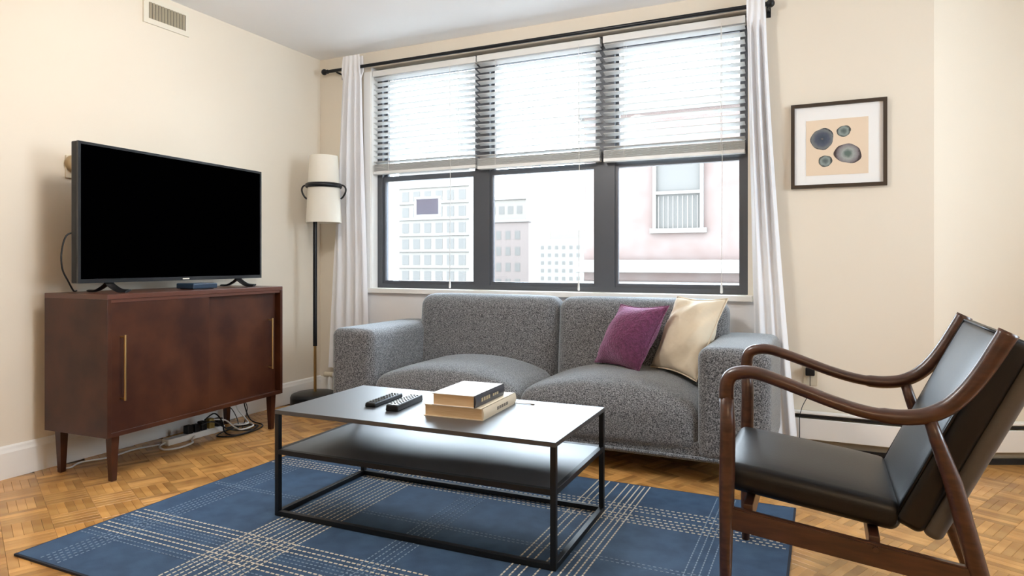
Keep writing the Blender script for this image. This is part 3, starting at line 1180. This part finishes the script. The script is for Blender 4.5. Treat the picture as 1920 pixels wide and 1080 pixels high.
cable('black cable looped on the floor by the power strip', [(-3.356, 2.79, .078), (-3.33, 2.86, .085), (-3.27, 2.93, .03), (-3.22, 3.05, .0062), (-3.27, 3.15, .0062), (-3.345, 3.11, .0062), (-3.352, 3.00, .0062), (-3.29, 2.85, .0062), (-3.19, 2.90, .0062), (-3.19, 3.06, .0062), (-3.25, 3.17, .0062), (-3.34, 3.16, .03), (-3.38, 3.15, .11), (-3.39, 3.14, .213)], .0042, 'black_plastic')
cable('black cable bunched across the power strip', [(-3.38, 2.838, .094), (-3.35, 2.885, .128), (-3.29, 2.89, .085), (-3.245, 2.87, .03), (-3.175, 2.88, .017), (-3.165, 2.98, .017), (-3.24, 3.11, .017), (-3.33, 3.07, .017), (-3.345, 2.96, .022)], .0042, 'black_plastic')
cable('white cable coiled among the black ones by the power strip', [(-3.374, 2.90, .086), (-3.33, 2.95, .075), (-3.26, 2.955, .040), (-3.205, 2.96, .030), (-3.215, 3.06, .030), (-3.30, 3.10, .030), (-3.335, 3.02, .032), (-3.27, 2.985, .044), (-3.24, 3.04, .046), (-3.30, 3.08, .06), (-3.36, 3.07, .12), (-3.38, 3.06, .213)], .0045, 'cord_white')
cable('thin cable rising from the coil to the cabinet bottom', [(-3.31, 3.03, .0035), (-3.33, 3.045, .05), (-3.345, 3.02, .12), (-3.36, 2.98, .17), (-3.37, 2.96, .213)], .0028, 'black_plastic')
cable('thin cable curving up beside another to the cabinet bottom', [(-3.285, 3.035, .0035), (-3.31, 3.085, .05), (-3.33, 3.12, .12), (-3.345, 3.11, .17), (-3.36, 3.11, .213)], .0028, 'black_plastic')
cable('long thin cable lying along the floor at the baseboard', [(-3.42, 2.58, .008), (-3.47, 2.45, .006), (-3.45, 2.30, .006), (-3.50, 2.18, .006), (-3.46, 2.10, .006), (-3.50, 2.06, .006)], .0045, 'cord_white')

# ------------------------------------------------------------------ floor lamp
LX, LY = -3.36, 3.78
SXC, SYC = -3.303, 3.808
lamp = thing('floor_lamp', 'slim floor lamp with cream shade and black pole in the corner', 'lamp', (LX, LY, 0))
obj('base', lathe([(.168, 0), (.174, .012), (.174, .070), (.166, .086), (.14, .096), (.02, .104), (.0001, .104)], 44, LX, LY), 'black_metal', lamp, True, 50)
bm = BM()
tube(bm, [(LX, LY, .10), (LX, LY, .44)], .0105, 14)
obj('lower_pole', bm, 'brass', lamp, True, 60, label='brass lower pole section')
bm = BM()
tube(bm, [(LX, LY, .435), (LX, LY, 1.46)], .0150, 14)
obj('upper_pole', bm, 'black_metal', lamp, True, 60)
bm = BM()
n = 48
rings = []
for (r, z) in ((.127, 1.336), (.1015, 1.822), (.0995, 1.822), (.125, 1.336)):
    rings.append([bm.verts.new((SXC + r * math.cos(2 * math.pi * k / n), SYC + r * math.sin(2 * math.pi * k / n), z)) for k in range(n)])
for i in range(4):
    for k in range(n):
        bm.faces.new((rings[i][k], rings[i][(k + 1) % n], rings[(i + 1) % 4][(k + 1) % n], rings[(i + 1) % 4][k]))
obj('lamp_shade', bm, 'lamp_shade', lamp, True, 60)
bm = BM()
tube(bm, [(SXC + .122 * math.cos(a * math.pi / 24), SYC + .122 * math.sin(a * math.pi / 24), 1.605) for a in range(49)], .010, 8, .017, up=(0, 0, 1), cap=False)
obj('ring_band', bm, 'black_metal', lamp, True, 60)
for s in (-1, 1):
    bm = BM()
    ax = rgt * s
    q = lambda d_, z: Vector((SXC, SYC, 0)) + ax * d_ + Vector((0, 0, z))
    tube(bm, smooth_path([q(.118, 1.612), q(.145, 1.606), q(.160, 1.585), q(.157, 1.555), q(.140, 1.525), q(.124, 1.510)], 5), .0065, 8)
    obj('hook_arm', bm, 'black_metal', lamp, True, 180)
bm = BM()
tube(bm, [(LX, LY, 1.45), (LX + .02, LY + .01, 1.56), (SXC, SYC, 1.60)], .008, 8)
for k in range(3):
    a = 2 * math.pi * k / 3 + .5
    tube(bm, [(SXC, SYC, 1.60), (SXC + .118 * math.cos(a), SYC + .118 * math.sin(a), 1.60)], .003, 6)
obj('shade_support', bm, 'black_metal', lamp, True, 180)
bm = lathe([(.012, 1.60), (.014, 1.63), (.028, 1.67), (.03, 1.69), (.02, 1.715), (.0001, 1.725)], 16, SXC, SYC)
obj('bulb', bm, 'white_plastic', lamp, True, 60)

# ------------------------------------------------------------------ armchair (faces the television)
chair = thing('armchair', 'walnut framed armchair with black leather seat and back beside the rug', 'armchair', (.05, 2.34, 0))
YN, YFAR = 2.053, 2.628
arm_xz = [(-.259, .645), (-.257, .690), (-.245, .714), (-.218, .725), (-.180, .726), (-.130, .713), (-.050, .686), (.020, .662), (.090, .643), (.150, .634),
          (.200, .634), (.250, .644), (.295, .670), (.335, .712), (.370, .765), (.400, .820), (.427, .872)]
for y, s in ((YN, 1), (YFAR, -1)):
    pts = smooth_path([(x, y, z) for x, z in arm_xz], 4)
    k = len(pts)
    ra, rb = [], []
    for i in range(k):
        t = i / (k - 1)
        ra.append(.020 + .006 * math.sin(math.pi * min(1, t * 1.2)))
        rb.append(.0215 - .004 * math.sin(math.pi * t) + (.003 if t > .55 else 0))
    bm = BM()
    tube(bm, pts, ra, 14, rb, up=(1, 0, 0))
    obj('armrest', bm, 'walnut', chair, True, 180)
    bm = BM()
    tube(bm, [(-.262, y, RZ + .0014), (-.261, y, .15), (-.257, y, .42), (-.255, y, .56), (-.259, y, .665)], [.014, .018, .023, .022, .020], 14)
    obj('front_leg', bm, 'walnut', chair, True, 180)
    bm = BM()
    tube(bm, [(.254, y, .640), (.272, y, .580), (.308, y, .472), (.364, y, .243), (.412, y, .10), (.446, y, 0)], [.016, .018, .0225, .024, .019, .014], 14)
    obj('rear_leg', bm, 'walnut', chair, True, 180)
    bm = prism([(-.252, .327), (.345, .262), (.370, .197), (-.252, .262)], 'y', y - .012, y + .012)
    bmesh.ops.bevel(bm, geom=list(bm.edges), offset=.004, segments=2, affect='EDGES')
    obj('side_rail', bm, 'walnut', chair, True, 40)
    bm = lathe([(.008, 0), (.008, .004), (.0001, .005)], 14)
    bm.transform(Matrix.Translation((.13, y - s * .012, .272)) @ Matrix.Rotation(R(90) * s, 4, 'X'))
    obj('screw_plug', bm, 'walnut', chair, True, 50)
for x, z in ((-.20, .302), (.128, .266)):
    bm = bbox(x - .014, x + .014, YN + .010, YFAR - .010, z - .026, z + .034, .004)
    obj('cross_rail', bm, 'walnut', chair, True)
YM = (YN + YFAR) / 2
sy = (YFAR - YN) / 2 - .030
# seat
tl = R(7.2)
b_ = rbox(.242, sy, .040, .030, 10, 5, lambda p, u, v, w_: p + Vector((0, 0, (.014 * (1 - u ** 4) * (1 - v ** 4)) if w_ > .3 else 0)),
          TC((-.044, YM, .376)) @ Matrix.Rotation(tl, 4, 'Y'))
obj('seat', b_, 'black_leather', chair, True, 180)
bm = BM()
zt_ = .036
ring = [(-.228, -sy + .008), (.228, -sy + .008), (.228, sy - .008), (-.228, sy - .008), (-.228, -sy + .008)]
# back: local frame, x' along the back upwards, z' the front normal
ba = math.atan2(.491, .233)
fx, fz = math.cos(ba), math.sin(ba)
MB_ = Matrix(((fx, 0, -fz, .188), (0, 1, 0, YM), (fz, 0, fx, .381), (0, 0, 0, 1)))
b_ = rbox(.292, sy, .040, .024, 10, 5, lambda p, u, v, w_: p + Vector((0, 0, (.012 * (1 - u ** 4) * (1 - v ** 4)) if w_ > .3 else 0)),
          MB_ @ TC((.250, 0, -.042)))
obj('back_cushion', b_, 'black_leather', chair, True, 180)
b_ = rbox(.287, sy - .004, .026, .022, 10, 5, None, MB_ @ TC((.250, 0, -.101)))
obj('back_shell', b_, 'grey_leather', chair, True, 180, label='dark grey leather rear shell')
bm = BM()
tube(bm, [MB_ @ Vector((-.03, -sy + .008, -.004)), MB_ @ Vector((.53, -sy + .008, -.004))], .0042, 8)
tube(bm, [MB_ @ Vector((-.03, sy - .008, -.004)), MB_ @ Vector((.53, sy - .008, -.004))], .0042, 8)
tube(bm, [MB_ @ Vector((.533, -sy + .01, -.004)), MB_ @ Vector((.533, sy - .01, -.004))], .0042, 8)
obj('piping', bm, 'black_leather', chair, True, 180)

# ------------------------------------------------------------------ unseen globes added as fill light, out of the frame
for x, y, gm, lab in ((-1.7, 1.85, 'fill_glow', 'added white fill globe over the middle of the room'), (1.0, -.9, 'warm_fill_glow', 'added warm fill globe near the side wall')):
    cl = thing('fill_globe', lab, 'fill light', (x, y, ZC))
    obj('ceiling_rose', lathe([(.08, ZC - .025), (.08, ZC)], 32, x, y), 'white_trim', cl, True, 50)
    bm = BM()
    tube(bm, [(x, y, ZC - .02), (x, y, 2.52)], .010, 10)
    obj('stem', bm, 'white_trim', cl, True, 60)
    pr_ = [(max(.0001, .18 * math.sin(math.pi * k / 16)), 2.35 - .18 * math.cos(math.pi * k / 16)) for k in range(17)]
    obj('glass_globe', lathe(pr_, 32, x, y), gm, cl, True, 180)

# ------------------------------------------------------------------ outside: street and buildings
GZ = -22.0
bm = BM()
box(bm, -400, 300, 4.6, 500, GZ - .5, GZ)
struct(obj('street', bm, 'street'))


def facade(b, y, cols, rows, wdt, hgt, m='far_glass', frame='stone_white', dep=.25):
    """rows x columns of windows set into the face at y (each one its own part)"""
    w0 = None
    for zc in rows:
        for xc in cols:
            if w0 is None:
                w0 = obj('window', bbox(-wdt / 2, wdt / 2, -.04, dep, -hgt / 2, hgt / 2), m, b)
                w0.location = Vector((xc, y, zc)) - Vector(b.location)
            else:
                share(w0, b, Vector((xc, y, zc)) - Vector(b.location))


# pale unseen slab added below the windows to bounce daylight inside
bm = BM()
box(bm, -14, 7, 4.55, 12.6, -2.2, -2.0)
struct(obj('bounce_slab', bm, 'bounce_white'))

# brick neighbour close by
nb = thing('brick_building', 'close pink brick building with a sash window behind the window nearest the picture', 'building', (0, 17, GZ))
bm = BM()
box(bm, -4.45, 9, 13, 24, GZ, 4.0)
obj('wall', bm, 'brick_pink', nb, True)
obj('cornice', bbox(-4.6, 9.1, 12.75, 13, .84, 1.09, .02), 'stone_white', nb, True)
obj('parapet', bbox(-4.6, 9.1, 12.85, 24.1, 4.0, 4.25, .02), 'stone_white', nb, True)
obj('cornice', bbox(-4.6, 9.1, 12.85, 13, .55, .66, .02), 'stone_white', nb, True)
for cx_ in (-2.53, .6):
    wz0, wz1, wx = 1.70, 3.10, .42
    bm = BM()
    for a in ((-wx - .06, -wx, wz0, wz1), (wx, wx + .06, wz0, wz1), (-wx - .06, wx + .06, wz1, wz1 + .06), (-wx - .12, wx + .12, wz0 - .09, wz0), (-wx, wx, 2.36, 2.42)):
        box(bm, cx_ + a[0], cx_ + a[1], 12.90, 13.05, a[2], a[3])
    wf = obj('window_frame', bm, 'stone_white', nb, True)
    for za, zb in ((wz0, 2.36), (2.42, wz1)):
        obj('window_pane', bbox(cx_ - wx, cx_ + wx, 12.97, 13.02, za, zb), 'far_glass', wf, True)
    bm = BM()
    for k in range(9):
        xx = cx_ - wx + .05 + k * (2 * wx - .1) / 8
        tube(bm, [(xx, 12.93, wz0), (xx, 12.93, 2.32)], .008, 6)
    obj('window_guard', bm, 'stone_white', nb, True)

# pale office block seen through the window beside the lamp
ob = thing('office_block', 'pale gridded office block behind the window beside the lamp', 'building', (-56, 93, GZ))
bm = BM()
box(bm, -62.5, -49.5, 90, 96, GZ, 15.4)
obj('wall', bm, 'facade_pale', ob, True)
facade(ob, 90, [-61.2 + 2.1 * k for k in range(6)], [-1.2 + 2.55 * k for k in range(-2, 6)], 1.25, 1.55)
for k in range(-3, 7):
    obj('ledge', bbox(-62.6, -49.4, 89.75, 90, .1 + 2.55 * k, .28 + 2.55 * k), 'stone_white', ob, True)

# stepped rose block in the middle window
rb_ = thing('stepped_building', 'rose stepped building at the edge of the middle window', 'building', (-57, 125, GZ))
bm = BM()
box(bm, -63, -52.6, 120, 126, GZ, 9.3)
obj('wall', bm, 'facade_rose', rb_, True)
obj('upper_block', bbox(-63, -53.6, 121, 126, 9.3, 14.0), 'facade_pale', rb_, True)
obj('roof_ledge', bbox(-63.2, -52.3, 119.7, 121, 9.0, 9.5), 'stone_white', rb_, True)
obj('roof_ledge', bbox(-63.1, -53.4, 120.7, 121, 13.6, 14.2), 'stone_white', rb_, True)
facade(rb_, 120, [-61.3 + 2.1 * k for k in range(4)], [-3.2, 0.0, 3.2, 6.4], 1.1, 1.7)
facade(rb_, 121, [-61.0 + 2.0 * k for k in range(4)], [11.5], 1.2, 1.6)

# distant white apartment block
ab = thing('apartment_block', 'distant white apartment block with rows of small windows', 'building', (-85, 226, GZ))
bm = BM()
box(bm, -98, -72, 220, 238, GZ, 9.2)
obj('wall', bm, 'stone_white', ab, True)
obj('roof_house', bbox(-90, -75, 224, 236, 9.2, 12.4), 'facade_pale', ab, True)
facade(ab, 220, [-96.4 + 2.7 * k for k in range(9)], [-7.6 + 2.75 * k for k in range(6)], 1.25, 1.35, 'far_glass')
